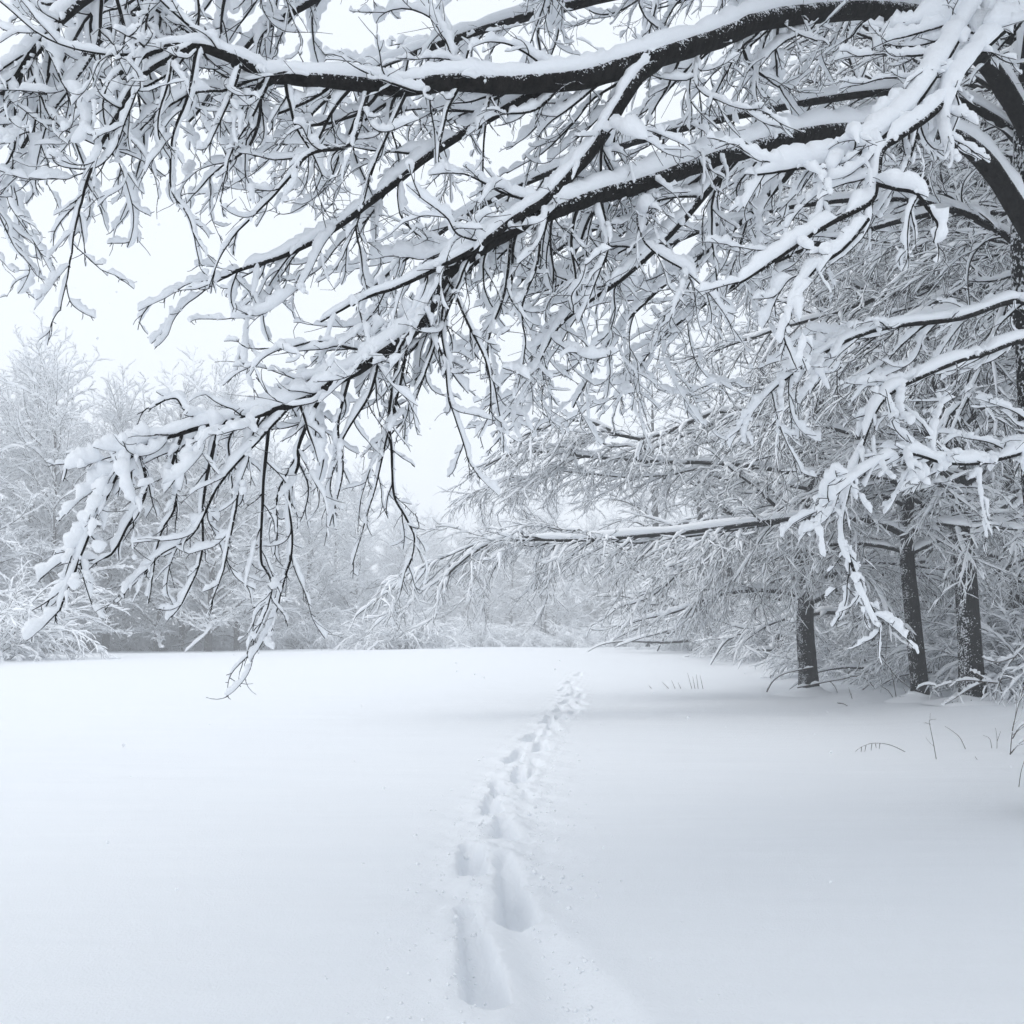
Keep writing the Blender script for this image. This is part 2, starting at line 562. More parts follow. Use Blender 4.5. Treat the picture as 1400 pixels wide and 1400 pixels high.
# limb traces: (pixel x, pixel y, metres ahead); radii (m) at every trace point
LIMBS = [
    # top limb
    dict(p=px((1415, 190, 8), (1340, 75, 7.6), (1275, 26, 7.2), (1200, 14, 6.6), (1110, 18, 6.1), (1040, 28, 5.7), (980, 52, 5.4),
              (900, 78, 5.1), (840, 95, 5.0), (790, 108, 4.9), (700, 115, 4.8), (620, 110, 4.7), (540, 119, 4.7), (490, 113, 4.6),
              (400, 105, 4.5), (370, 103, 4.5), (325, 84, 4.4), (265, 62, 4.3), (200, 68, 4.2), (140, 110, 4.1)),
         r=[.09, .085, .08, .077, .075, .074, .07, .066, .064, .062, .056, .052, .048, .044, .038, .034, .03, .024, .018, .01], n=7.5, L=(.6, 1.6)),
    # second limb, crossing the picture down to the hanging tip at the left
    dict(p=px((1428, 350, 8), (1352, 228, 7.6), (1292, 184, 7.2), (1220, 178, 6.8), (1110, 183, 6.2), (1000, 210, 5.7), (930, 233, 5.3),
              (880, 250, 5.1), (820, 266, 4.95), (765, 285, 4.85), (720, 303, 4.8), (680, 325, 4.75), (640, 350, 4.7), (605, 378, 4.65), (590, 408, 4.6),
              (565, 448, 4.55), (500, 496, 4.4), (460, 520, 4.35), (420, 543, 4.3), (370, 562, 4.2), (320, 575, 4.15), (270, 585, 4.1), (215, 600, 4.05),
              (170, 628, 4.0), (140, 690, 3.95), (112, 760, 3.9), (85, 835, 3.88)),
         r=[.1, .085, .08, .076, .072, .066, .06, .056, .052, .05, .046, .044, .042, .042, .04, .038, .034, .03, .027, .022, .018, .015, .013, .011, .009, .008, .006], n=8.5, L=(.65, 1.6), sb=.02, sl=.96),
    # limb that forks down from the top one
    dict(p=px((905, 80, 5.1), (872, 108, 5.0), (845, 150, 4.95), (815, 200, 4.9), (780, 240, 4.85), (745, 275, 4.8), (700, 303, 4.7), (650, 340, 4.6),
              (600, 366, 4.6), (545, 392, 4.6), (490, 412, 4.6), (440, 440, 4.6)),
         r=[.046, .043, .04, .038, .035, .031, .025, .02, .015, .012, .009, .006], n=7, L=(.5, 1.2)),
    # highest limb, above the frame, hanging into it
    dict(p=px((1405, 20, 8), (1250, -150, 7.2), (1050, -200, 6.4), (850, -190, 5.8), (650, -170, 5.3), (450, -130, 4.9), (280, -80, 4.6), (150, -20, 4.4), (60, 60, 4.2), (10, 130, 4.1)),
         r=[.1, .09, .08, .07, .06, .05, .04, .03, .02, .01], n=9, L=(.8, 1.8), sb=.022),
    # right side: fat snowy fingers in front of the trunk
    dict(p=px((1470, -120, 7.4), (1400, -60, 6.2), (1343, 2, 5.4), (1310, 54, 5.2), (1278, 106, 5.0), (1243, 156, 4.9), (1195, 198, 4.8), (1150, 220, 4.7), (1090, 232, 4.6), (1040, 240, 4.5)),
         r=[.05, .04, .03, .026, .024, .022, .02, .017, .013, .007], n=4.5, L=(.3, .8), sb=.036, csb=.019),
    dict(p=px((1520, -60, 7.4), (1450, -10, 6.2), (1400, 18, 5.4), (1368, 44, 5.2), (1328, 84, 5.05), (1307, 120, 4.95), (1298, 162, 4.9), (1311, 205, 4.85)),
         r=[.045, .036, .03, .026, .022, .018, .014, .008], n=4, L=(.25, .6), sb=.04, csb=.019),
    dict(p=px((1300, 130, 4.95), (1271, 158, 4.85), (1232, 185, 4.75), (1205, 205, 4.7), (1196, 248, 4.6), (1186, 276, 4.55), (1121, 310, 4.45), (1060, 350, 4.35), (1012, 380, 4.3)),
         r=[.022, .021, .02, .019, .018, .016, .014, .011, .007], n=4.5, L=(.3, .8), sb=.036, csb=.019),
    dict(p=px((1196, 250, 4.6), (1225, 258, 4.5), (1253, 265, 4.45), (1270, 292, 4.42), (1280, 310, 4.4), (1272, 332, 4.4)),
         r=[.014, .013, .012, .01, .009, .006], n=4, L=(.2, .45), sb=.04, csb=.018),
    dict(p=px((1186, 300, 4.5), (1152, 340, 4.45), (1122, 362, 4.4), (1100, 388, 4.35), (1078, 440, 4.3), (1068, 470, 4.28)),
         r=[.015, .014, .012, .01, .008, .005], n=5, L=(.25, .7), sb=.032, csb=.02),
    # lower right limbs
    dict(p=px((1450, 470, 7.8), (1400, 412, 7.2), (1310, 435, 6.7), (1210, 448, 6.3), (1140, 475, 6.0), (1080, 515, 5.8), (1030, 560, 5.7)),
         r=[.034, .03, .025, .02, .016, .012, .007], n=6, L=(.4, 1.0), sb=.022, csb=.017),
    dict(p=px((1470, 560, 7.8), (1420, 470, 6.8), (1343, 484, 6.2), (1270, 510, 5.9), (1203, 550, 5.7), (1168, 640, 5.5), (1150, 715, 5.4), (1160, 770, 5.3), (1180, 815, 5.25), (1197, 855, 5.2)),
         r=[.026, .023, .02, .017, .015, .013, .011, .009, .007, .005], n=3.6, L=(.3, .75), sb=.02, csb=.012),
    dict(p=px((1480, 640, 7.8), (1440, 610, 6.8), (1400, 618, 6.0), (1345, 632, 5.8), (1293, 632, 5.6), (1243, 618, 5.5), (1190, 640, 5.3), (1130, 690, 5.1)),
         r=[.025, .021, .018, .015, .012, .010, .008, .005], n=6, L=(.3, .8), sb=.022, csb=.018),
    # middle limb between the first two
    dict(p=px((760, 112, 4.9), (690, 150, 5.0), (600, 205, 5.0), (530, 260, 4.9), (455, 318, 4.8), (390, 352, 4.7), (330, 372, 4.6), (290, 396, 4.5)),
         r=[.03, .027, .024, .021, .017, .013, .01, .006], n=7, L=(.5, 1.2), sb=.019),
    dict(p=px((1000, 215, 5.7), (955, 275, 5.5), (905, 330, 5.4), (850, 380, 5.3), (800, 415, 5.2), (760, 450, 5.1), (735, 500, 5.0)),
         r=[.03, .026, .022, .018, .014, .01, .006], n=8, L=(.5, 1.2), sb=.017),
    dict(p=px((1120, 183, 6.3), (1062, 255, 6.4), (990, 325, 6.4), (905, 395, 6.3), (835, 470, 6.2), (785, 560, 6.1)), r=[.03, .026, .021, .016, .011, .006], n=9, L=(.5, 1.3), sb=.017),
    dict(p=px((1300, 285, 8.9), (1200, 310, 8.0), (1090, 345, 7.7), (990, 400, 7.5), (905, 465, 7.3), (850, 545, 7.2)), r=[.03, .027, .023, .018, .012, .006], n=9, L=(.6, 1.4), sb=.015),
    dict(p=px((1000, 210, 5.75), (930, 262, 5.9), (840, 300, 6.0), (760, 345, 6.0), (690, 410, 5.9), (650, 480, 5.8)), r=[.026, .022, .018, .014, .01, .006], n=9, L=(.5, 1.1), sb=.015),
    # a second layer of limbs further back
    dict(p=px((1430, 260, 8.2), (1370, 170, 8.4), (1250, 125, 8.4), (1050, 150, 8), (850, 200, 7.5), (680, 270, 7), (560, 350, 6.7), (480, 420, 6.5)), r=[.055, .05, .045, .04, .034, .026, .016, .008], n=5.5, L=(.7, 1.6), sb=.016),
    dict(p=px((1435, 400, 8.2), (1385, 330, 8.6), (1300, 285, 8.9), (1180, 272, 8.9), (1000, 300, 8.5), (850, 370, 8), (760, 450, 7.8), (715, 540, 7.6)), r=[.04, .036, .032, .028, .024, .02, .014, .008], n=5.5, L=(.7, 1.6), sb=.016),
    dict(p=px((1410, 60, 8.2), (1200, -20, 8), (950, -25, 7.5), (750, 15, 7), (600, 60, 6.5), (480, 110, 6.2), (400, 180, 6)), r=[.08, .07, .055, .04, .028, .018, .008], n=5.5, L=(.7, 1.6), sb=.016),
    dict(p=px((420, -125, 4.9), (330, -60, 5.1), (220, -10, 5.2), (120, 70, 5.2), (40, 180, 5.2), (-10, 290, 5.2)), r=[.028, .024, .02, .015, .011, .006], n=7, L=(.5, 1.1), sb=.024, csb=.019),
    dict(p=px((600, -170, 5.2), (520, -70, 5.2), (430, 0, 5.2), (360, 40, 5.2), (300, 110, 5.2), (255, 170, 5.2)), r=[.028, .024, .02, .015, .011, .006], n=8, L=(.4, .9), sb=.024),
]
# unseen limbs over and behind the camera, added to shade the near snow
SHADE_LIMBS = [
    [(3.9, 6.5, 7.0), (2.0, 5.0, 7.6), (0.0, 3.6, 7.6), (-2.2, 2.4, 7.2), (-4.2, 1.5, 6.4)],
    [(4.3, 6.8, 6.2), (3.0, 4.0, 6.8), (1.6, 1.6, 6.9), (0.4, -0.8, 6.6), (-0.6, -3.0, 5.8)],
    [(4.5, 7.0, 5.6), (4.0, 4.2, 6.0), (3.4, 1.4, 6.0), (3.0, -1.4, 5.6), (2.7, -3.6, 4.9)],
    [(4.0, 6.8, 8.2), (1.6, 6.4, 9.0), (-1.2, 5.6, 9.0), (-3.6, 4.8, 8.4), (-5.6, 4.2, 7.4)],
    [(4.2, 6.6, 7.8), (2.4, 3.0, 8.6), (0.4, 0.4, 8.6), (-2.0, -1.6, 8.0), (-4.0, -3.0, 7.0)],
    [(4.6, 7.2, 7.0), (5.6, 4.6, 7.6), (6.2, 1.8, 7.6), (6.4, -1.2, 7.0)],
    [(4.5, 7.0, 6.2), (6.6, 5.4, 7.2), (8.6, 3.0, 7.4), (10.0, 0.6, 6.8)],
    [(4.6, 7.4, 6.8), (7.4, 7.6, 7.8), (10.2, 7.4, 7.8), (12.4, 7.0, 7.0)],
    [(4.4, 6.8, 7.8), (5.6, 3.4, 9.0), (7.0, 0.0, 9.2), (8.0, -3.0, 8.6)],
    [(4.3, 6.8, 6.8), (1.2, 4.4, 7.6), (-2.4, 1.4, 7.4), (-5.4, -1.4, 6.4)],
    [(4.3, 6.8, 7.4), (.4, 5.6, 8.2), (-3.4, 3.2, 8), (-6.8, .8, 6.8)],
    [(4.2, 7.0, 9.0), (3.6, 4.0, 10.0), (2.0, 1.6, 10.0), (-.4, 0.4, 9.6), (-3.0, .4, 8.8)],
]
for q in SHADE_LIMBS:
    LIMBS.append(dict(p=np.array(q), r=np.linspace(.09, .02, len(q)), n=6.5, L=(.9, 2.3), sb=.06, csb=.055, over=True))  # snow made thick so these added limbs block more light
# single hanging branches read off the photograph
HANG = [
    [(560, 448, 4.55), (453, 525, 4.4), (410, 603, 4.35), (407, 635, 4.35), (396, 682, 4.33), (400, 753, 4.3), (385, 814, 4.28), (371, 864, 4.25), (346, 905, 4.2)],
    [(370, 562, 4.2), (362, 643, 4.2), (360, 696, 4.2), (357, 764, 4.2), (368, 793, 4.2), (364, 828, 4.2), (340, 880, 4.2)],
    [(300, 580, 4.12), (285, 640, 4.1), (275, 700, 4.1), (273, 760, 4.1), (250, 818, 4.1), (232, 843, 4.1)],
    [(580, 420, 4.6), (589, 450, 4.6), (607, 496, 4.6), (614, 546, 4.6), (635, 610, 4.6), (643, 632, 4.6), (657, 652, 4.6)],
    [(550, 458, 4.5), (532, 560, 4.5), (536, 618, 4.5), (539, 675, 4.5), (557, 710, 4.5), (566, 735, 4.5), (560, 768, 4.5), (551, 782, 4.5)],
    [(265, 62, 4.3), (196, 103, 4.2), (157, 164, 4.15), (135, 207, 4.1), (118, 257, 4.1), (108, 300, 4.1), (100, 360, 4.1), (88, 420, 4.1)],
    [(110, -30, 4.4), (90, 15, 4.3), (70, 45, 4.25), (36, 80, 4.2), (0, 112, 4.2), (-60, 180, 4.1)],
    [(272, 62, 4.3), (268, 74, 4.3), (257, 135, 4.3), (239, 185, 4.3), (236, 230, 4.3), (240, 265, 4.3), (262, 300, 4.3), (278, 365, 4.3)],
    [(505, 120, 4.65), (496, 150, 4.6), (480, 196, 4.5), (425, 210, 4.45), (395, 245, 4.4), (357, 285, 4.35), (310, 340, 4.3), (288, 396, 4.3)],
    [(560, 118, 4.7), (535, 172, 4.7), (510, 232, 4.7), (486, 310, 4.7), (457, 370, 4.7)],
    [(632, 112, 4.7), (612, 150, 4.7), (600, 200, 4.7), (596, 240, 4.7)],
    [(676, 114, 4.8), (668, 140, 4.8), (660, 193, 4.8), (657, 240, 4.8), (653, 285, 4.8)],
    [(330, 86, 4.4), (316, 130, 4.35), (290, 185, 4.3), (275, 210, 4.3)],
    [(372, 103, 4.5), (345, 160, 4.45), (320, 205, 4.4), (304, 275, 4.4)],
    [(330, 576, 4.15), (260, 565, 4.1), (240, 545, 4.1), (220, 548, 4.08), (185, 565, 4.05)],
    [(200, 606, 4.03), (165, 612, 4.0), (135, 615, 4.0), (100, 630, 4.0), (88, 660, 4.0)],
    [(190, 615, 4.03), (200, 670, 4.0), (175, 720, 4.0), (150, 760, 4.0), (110, 770, 3.98), (88, 815, 3.95)],
    [(400, 552, 4.25), (355, 600, 4.15), (300, 660, 4.1), (262, 730, 4.1), (215, 760, 4.05), (180, 800, 4.0), (165, 812, 4.0)],
    [(640, 352, 4.7), (610, 430, 4.65), (585, 500, 4.6), (560, 560, 4.6), (520, 610, 4.6), (495, 680, 4.6)],
    [(700, 312, 4.8), (690, 400, 4.75), (668, 470, 4.7), (680, 540, 4.7), (690, 600, 4.7)],
    [(740, 296, 4.8), (735, 360, 4.8), (715, 420, 4.8), (722, 470, 4.8), (712, 520, 4.8)],
    [(560, 452, 4.5), (548, 520, 4.5), (530, 590, 4.5), (508, 680, 4.5), (480, 772, 4.5)],
    [(610, 375, 4.65), (640, 440, 4.6), (668, 500, 4.6), (672, 560, 4.6), (655, 600, 4.6)],
    [(520, 482, 4.42), (505, 540, 4.4), (470, 600, 4.4), (455, 660, 4.4), (462, 690, 4.4)],
    [(480, 508, 4.38), (462, 580, 4.35), (468, 640, 4.35), (450, 720, 4.35)],
    [(250, 590, 4.08), (235, 640, 4.05), (240, 690, 4.05), (215, 740, 4.05), (195, 830, 4.0)],
    [(345, 568, 4.18), (330, 640, 4.15), (322, 700, 4.15), (310, 770, 4.1), (290, 830, 4.1)],
    [(820, 270, 4.95), (832, 330, 4.95), (815, 380, 4.95), (790, 440, 4.95)],
]


def twig_levels(p, r, rng, bark, snw, n2=7, n3=15, nub=1.0, sb=0.013, len2=0.44, dens=1.0):
    """side branches' own twigs and twiglets with their snow"""
    p2, d2, t2, rp, Lp = spawn(p, r, n2 * dens, .1, 1.0, 38, 9, .75, rng)
    L2 = np.clip(len2 * Lp * rng.uniform(.3, 1.25, len(Lp)) * (1.2 - .7 * t2), .08, .85)
    d2[:, 2] -= 0.12
    r2 = np.clip(rp * .55, .003, .0056)
    q2, s2 = grow(p2, d2, L2, r2, np.full(len(r2), .0018), 11, .55, .6, rng)
    tube(bark, q2, s2, 4, rng)
    snow(snw, q2, s2, 6, rng, sb * 1.35, 1.0, .95, .88, .26, .28, .12, .3, K2=20)
    p3, d3, t3, rp3, L3p = spawn(q2, s2, n3 * dens, .1, 1.0, 38, 11, .65, rng)
    L3 = np.clip(.42 * L3p * rng.uniform(.3, 1.2, len(L3p)), .025, .26)
    d3[:, 2] -= 0.08
    q3, s3 = grow(p3, d3, L3, np.full(len(L3), .0025), np.full(len(L3), .0014), 5, .6, .9, rng)
    tube(bark, q3, s3, 3, rng)
    snow(snw, q3, s3, 5, rng, sb * .75, 1.0, 1.0, .34, .28, .3, .07, .25, K2=9)
    if nub:
        for (pp, rr, dn) in ((q2, s2, 14), (p, r, 8)):
            p4, d4, t4, rp4, L4 = spawn(pp, rr, dn * nub, .05, 1, 55, 15, .4, rng)
            q4, s4 = grow(p4, d4, rng.uniform(.008, .03, len(p4)), np.full(len(p4), .0022), np.full(len(p4), .0016), 2, 0, .2, rng)
            tube(bark, q4, s4, 3, rng)


def big_limb(spec, seed, hang=False):
    rng = np.random.default_rng(1000 + seed)
    p, r = spline(spec['p'], spec['r'], 5 * len(spec['p']))
    if r.max() > .03: r = r * .9
    p = p + np.cumsum(rng.normal(0, .0022, p.shape), 1) * np.linspace(0, 1, p.shape[1])[None, :, None]
    bark, snw = MB(), MB()
    thick = r.max() > .03
    tube(bark, p, r, 14 if thick else 8, rng, .05)
    sb = spec.get('sb', .016)
    snow(snw, p, r, 14 if thick else 10, rng, sb, .86 if thick else 1.0, 1.06 if thick else 1.0, 1.0, .13 if thick else .2, .0 if thick else .12, .24, .4, K2=7 * len(spec['p']))
    if not hang:
        p1, d1, t1, rp, Lp = spawn(p, r, spec['n'], .14, 1.0, 46, 12, .5, rng, 90)
        if thick:                                            # few side branches grow towards the camera from a thick limb
            fr = (d1[:, 1] < -.05) & (rp > .02)
            d1[fr, 1] *= -1
            kk = ~fr | (rng.random(len(fr)) < .6)
            p1, d1, t1, rp, Lp = p1[kk], d1[kk], t1[kk], rp[kk], Lp[kk]
        lo, hi = spec['L']
        L1 = rng.uniform(lo, hi, len(t1)) * (1.1 - spec.get('sl', .5) * t1)
        d1 = d1 + np.array([-.5, .14, -.22]) * np.where(t1 < .7, 1, .0)[:, None] + np.array([.12, 0, -.5]) * np.where(t1 < .7, 0, 1)[:, None]
        r1 = np.clip(rp * .36, .0042, .0105)
        q1, s1 = grow(p1, d1, L1, r1, np.full(len(r1), .0022), 18, .5, .42, rng)
        tube(bark, q1, s1, 6, rng, .05)
        snow(snw, q1, s1, 8, rng, max(spec.get('csb', sb), .015) * 1.5, 1.0, 1.0, .97, .27, .16, .17, .38, K2=36)
        twig_levels(q1, s1, rng, bark, snw, sb=max(.011, spec.get('csb', sb) * .6), dens=.6 if spec.get('over') else 1, nub=0 if spec.get('over') else 1)
        twig_levels(p[:, ::3], r[:, ::3], rng, bark, snw, n2=3, n3=12, nub=0, len2=.06)
    else:
        twig_levels(p, r, rng, bark, snw, n2=11, n3=12, len2=.27, sb=max(.012, .6 * sb))
    o = bark.build("limb", M_BARK, big, ORG)
    s_ = snw.build("snow_cover", M_SNOW, o, ORG)
    return o


# trunk of the big tree, forking above
def big_trunk():
    rng = np.random.default_rng(77)
    mb = MB()
    P = np.array([at(1470, 900, 8.2), at(1455, 700, 8.1), at(1442, 500, 8.05), at(1432, 340, 8.0), at(1428, 220, 8.0), at(1428, 100, 8.0), at(1415, -60, 8.0), at(1400, -300, 7.9), at(1440, -560, 8)])
    P[0, 2] = -.3
    p, r = spline(P, [.36, .31, .29, .28, .24, .22, .2, .17, .12], 60)
    t, s, u = frames(p, rng)
    S = 40
    th = np.arange(S) * 2 * math.pi / S
    K = p.shape[1]
    rr = r[0][:, None] * (1 + .05 * np.sin(3 * th + 1)[None] + .03 * np.sin(7 * th + np.linspace(0, 5, K)[:, None]) + rng.normal(0, .012, (K, S)))
    ex = np.array([1, 0, 0]); ey = np.array([0, 1, 0])
    v = p[0][:, None] + (rr * np.cos(th))[..., None] * ex + (rr * np.sin(th))[..., None] * ey
    i = np.arange(K * S).reshape(K, S); j = np.roll(i, -1, 1)
    mb.add(v, np.stack([i[:-1], j[:-1], j[1:], i[1:]], -1))
    return mb.build("trunk", M_TRUNK, big, ORG)


big_trunk()
for k, sp in enumerate(LIMBS):
    big_limb(sp, k)
for k, h in enumerate(HANG):
    P = px(*h)
    r0 = .013 if k in (0, 5, 6, 8) else .0085
    big_limb(dict(p=P, r=np.linspace(r0, .0025, len(P)), sb=.017 if k not in (0, 1, 3, 4) else .012), 100 + k, hang=True)
print("big tree", time.time() - T0)

# ---------------------------------------------------------------- generic trees


def make_tree_meshes(seed, H=15.0, R=.28, style='droop', prim=26, fine=1.4, bias=(0, 0, 0), trunk_pts=None, extra=(), first=.14, snow_r=.023, lean=0.0, far=False, tw=1.0, clear=.5):
    """meshes (trunk, crown, snow) of one tree standing on the origin"""
    rng = np.random.default_rng(seed)
    if trunk_pts is None:
        zs = np.linspace(-.4, H, 9)
        w_ = np.cumsum(rng.normal(0, .018 * H / 9, (9, 2)), 0)
        P = np.stack([w_[:, 0] + lean * zs, w_[:, 1], zs], 1)
        P[:, :2] -= P[0, :2]
    else:
        P = np.array(trunk_pts, float)
    n = len(P)
    f = np.linspace(0, 1, n)
    rad = R * (1 - .86 * f ** 1.15)
    rad[0] *= 1.22
    p, r = spline(P, rad, 44)
    tr = MB()
    S = 18
    th = np.arange(S) * 2 * math.pi / S
    K = 44
    rr = r[0][:, None] * (1 + .05 * np.sin(3 * th + 1)[None] + .04 * np.sin(5 * th + np.linspace(0, 3, K)[:, None]) + rng.normal(0, .015, (K, S)))
    v = p[0][:, None] + (rr * np.cos(th))[..., None] * np.array([1, 0, 0]) + (rr * np.sin(th))[..., None] * np.array([0, 1, 0])
    i = np.arange(K * S).reshape(K, S); j = np.roll(i, -1, 1)
    tr.add(v, np.stack([i[:-1], j[:-1], j[1:], i[1:]], -1))
    cr, sn = MB(), MB()
    if not far:                                              # snow banked round the foot of the trunk
        rr_ = np.array([.7, 1.02, 1.12, 1.5, 2.2, 3.2]) * R * 1.22
        hh = np.array([.16, .15, .11, .06, .02, -.06])
        wv = 1 + .25 * np.sin(th + rng.random() * 6)[None] + .12 * np.sin(3 * th + rng.random() * 6)[None]
        c0 = p[0, np.argmin(abs(p[0, :, 2]))]
        vv = np.stack([c0[0] + rr_[:, None] * np.cos(th)[None] * (1 + .1 * (wv - 1)), c0[1] + rr_[:, None] * np.sin(th)[None] * (1 + .1 * (wv - 1)), hh[:, None] * wv], -1)
        i = np.arange(6 * S).reshape(6, S); j = np.roll(i, -1, 1)
        sn.add(vv, np.stack([i[:-1], i[1:], j[1:], j[:-1]], -1))
    # primaries
    t = first + (.98 - first) * (np.arange(prim) + rng.random(prim)) / prim
    x = t * (K - 1); ii = np.minimum(x.astype(int), K - 2); ff = (x - ii)[:, None]
    p1 = p[0, ii] * (1 - ff) + p[0, ii + 1] * ff
    az = np.arange(prim) * 2.399 + rng.normal(0, .3, prim)
    if style == 'droop':
        el = np.radians(8 + 48 * t + rng.normal(0, 9, prim))
        L1 = H * .42 * (1.05 - .62 * t) * rng.uniform(.75, 1.15, prim)
        dr, wn = .16, .10
    else:
        el = np.radians(28 + 40 * t + rng.normal(0, 9, prim))
        L1 = H * .40 * (1.1 - .52 * t) * rng.uniform(.75, 1.15, prim)
        dr, wn = .03, .10
    d1 = np.stack([np.cos(az) * np.cos(el), np.sin(az) * np.cos(el), np.sin(el)], 1) + np.array(bias)
    r1 = np.clip(r[0, ii] * .42, .02, .085)
    q1, s1 = grow(p1, d1, L1, r1, np.full(len(p1), .008), 18, dr, wn, rng)
    if clear > 1:
        k = q1[:, :, 2].min(1) > clear * .95; q1, s1 = q1[k], s1[k]; prim = len(q1)
    if len(extra):
        for e in extra:
            pe, re_ = spline(e, (.075, .016), 18)
            q1 = np.concatenate([q1, pe]); s1 = np.concatenate([s1, re_])
            for _ in range(1):                              # lesser limbs growing alongside
                jit = np.cumsum(rng.normal(0, .16, pe.shape), 1) * np.linspace(.2, 1, 18)[None, :, None] + rng.normal(0, .5, (1, 1, 3)) * np.linspace(0, 1, 18)[None, :, None]
                q1 = np.concatenate([q1, pe * np.array([1, 1, 1]) + jit]); s1 = np.concatenate([s1, re_ * .5])
    tube(cr, q1, s1, 7, rng, .05)
    snow(sn, q1, s1, 8, rng, snow_r * 1.6, .6, 1.0, 1, .2, .1, .5, .3, K2=26)
    p2, d2, t2, rp, Lp, i2 = spawn(q1, s1, 2.6 * fine, .1, 1.0, 38, 10, .62, rng, want_idx=True)
    d2[:, 2] -= .12 if style == 'droop' else -.12
    L2 = np.clip(.36 * Lp * (1.1 - .65 * t2) * rng.uniform(.55, 1.2, len(Lp)), .4, 2.0) * np.where(i2 >= prim, .7, 1.0)
    q2, s2 = grow(p2, d2, L2, np.clip(rp * .5, .008, .022) * tw, np.full(len(L2), .004) * tw, 9, .42 if style == 'droop' else .08, .2, rng)
    k = q2[:, :, 2].min(1) > clear; q2, s2 = q2[k], s2[k]
    tube(cr, q2, s2, 4, rng)
    snow(sn, q2, s2, 5, rng, snow_r * 1.25, .9, 1.0, .95, .3, .25, .3, .3, K2=12)
    p3, d3, t3, rp3, L3p = spawn(q2, s2, 5.0 * fine, .08, 1.0, 34, 10, .65, rng)
    d3[:, 2] -= .15 if style == 'droop' else -.1
    L3 = np.clip(.46 * L3p * rng.uniform(.35, 1.15, len(L3p)), .15, .95)
    q3, s3 = grow(p3, d3, L3, np.full(len(L3), .0055) * tw, np.full(len(L3), .003) * tw, 6, .7 if style == 'droop' else .1, .3, rng)
    k = q3[:, :, 2].min(1) > clear; q3, s3 = q3[k], s3[k]
    tube(cr, q3, s3, 3, rng)
    snow(sn, q3, s3, 4, rng, snow_r * .85, 1.0, 1.0, .85, .3, .3, .2, .3)
    p4, d4, t4, rp4, L4p = spawn(q3, s3, 7.0 * fine, .1, 1.0, 34, 10, .6, rng)
    L4 = np.clip(.45 * L4p * rng.uniform(.3, 1.2, len(L4p)), .06, .4)
    q4, s4 = grow(p4, d4, L4, np.full(len(L4), .0038) * tw, np.full(len(L4), .0025) * tw, 3, .8 if style == 'droop' else .1, .3, rng)
    k = q4[:, :, 2].min(1) > clear; q4, s4 = q4[k], s4[k]
    tube(cr, q4, s4, 3, rng)
    snow(sn, q4, s4, 3, rng, snow_r * .6, 1.0, 1.0, .92 if far else .6, .2, 0, .2, .4)
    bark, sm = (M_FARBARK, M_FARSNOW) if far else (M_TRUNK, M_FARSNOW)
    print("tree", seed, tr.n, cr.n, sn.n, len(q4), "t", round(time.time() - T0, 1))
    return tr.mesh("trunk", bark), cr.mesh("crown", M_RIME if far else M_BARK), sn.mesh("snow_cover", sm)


def place_tree(meshes, name, x, y, rz, s, label, group=None, cat="tree", sz=None):
    o = link(name, loc=(x, y, ground_z(x, y)))
    o.rotation_euler = (0, 0, rz)
    o.scale = (s, s, sz or s)
    tag(o, label, cat, group)
    for nm, me in zip(("trunk", "crown", "snow_cover"), meshes):
        link(nm, me, o)
    return o


def gp(pxx, d):
    """ground x, y for a pixel column at a distance"""
    q = at(pxx, 868, d)
    return q[0], q[1]


def local(x, y, *pts):
    o = np.array([x, y, ground_z(x, y)])
    return np.array([at(*q) for q in pts]) - o


# three dark trunks at the field's edge
xa, ya = gp(1325, 18.6)
ta = make_tree_meshes(21, H=15, R=.27, clear=1.3, bias=(-.25, -.1, 0), first=.34, prim=46,
                      trunk_pts=[(0, 0, -.4), (0, 0, .6), (.02, 0, 2.5), (.03, .05, 4.6), (.0, .1, 7), (.1, .1, 9.5), (.0, .2, 12), (.1, .2, 15)])
place_tree(ta, "edge_tree", xa, ya, 0, 1, "thickest upright dark trunk at the field's edge, speckled with snow, brush at its foot")
xb, yb = gp(1258, 19.6)
tb = make_tree_meshes(22, H=15, R=.2, clear=1.3, bias=(-.3, -.1, 0), first=.34, prim=44,
                      trunk_pts=local(xb, yb, (1262, 985, 19.6), (1257, 930, 19.6), (1247, 830, 19.6), (1240, 740, 19.6), (1244, 560, 19.6), (1246, 380, 19.6), (1230, 200, 19.6), (1216, 40, 19.6), (1215, -90, 19.6)),
                      extra=[local(xb, yb, (1242, 735, 19.5), (1190, 712, 19.2), (1090, 708, 18.8), (960, 725, 18.3), (880, 732, 18.0), (800, 738, 17.7), (740, 738, 17.5), (690, 735, 17.3), (640, 760, 17.1), (598, 800, 17.0))])
place_tree(tb, "edge_tree", xb, yb, 0, 1, "slender leaning dark trunk with a long level limb reaching over the snow")
xc, yc = gp(1106, 23.6)
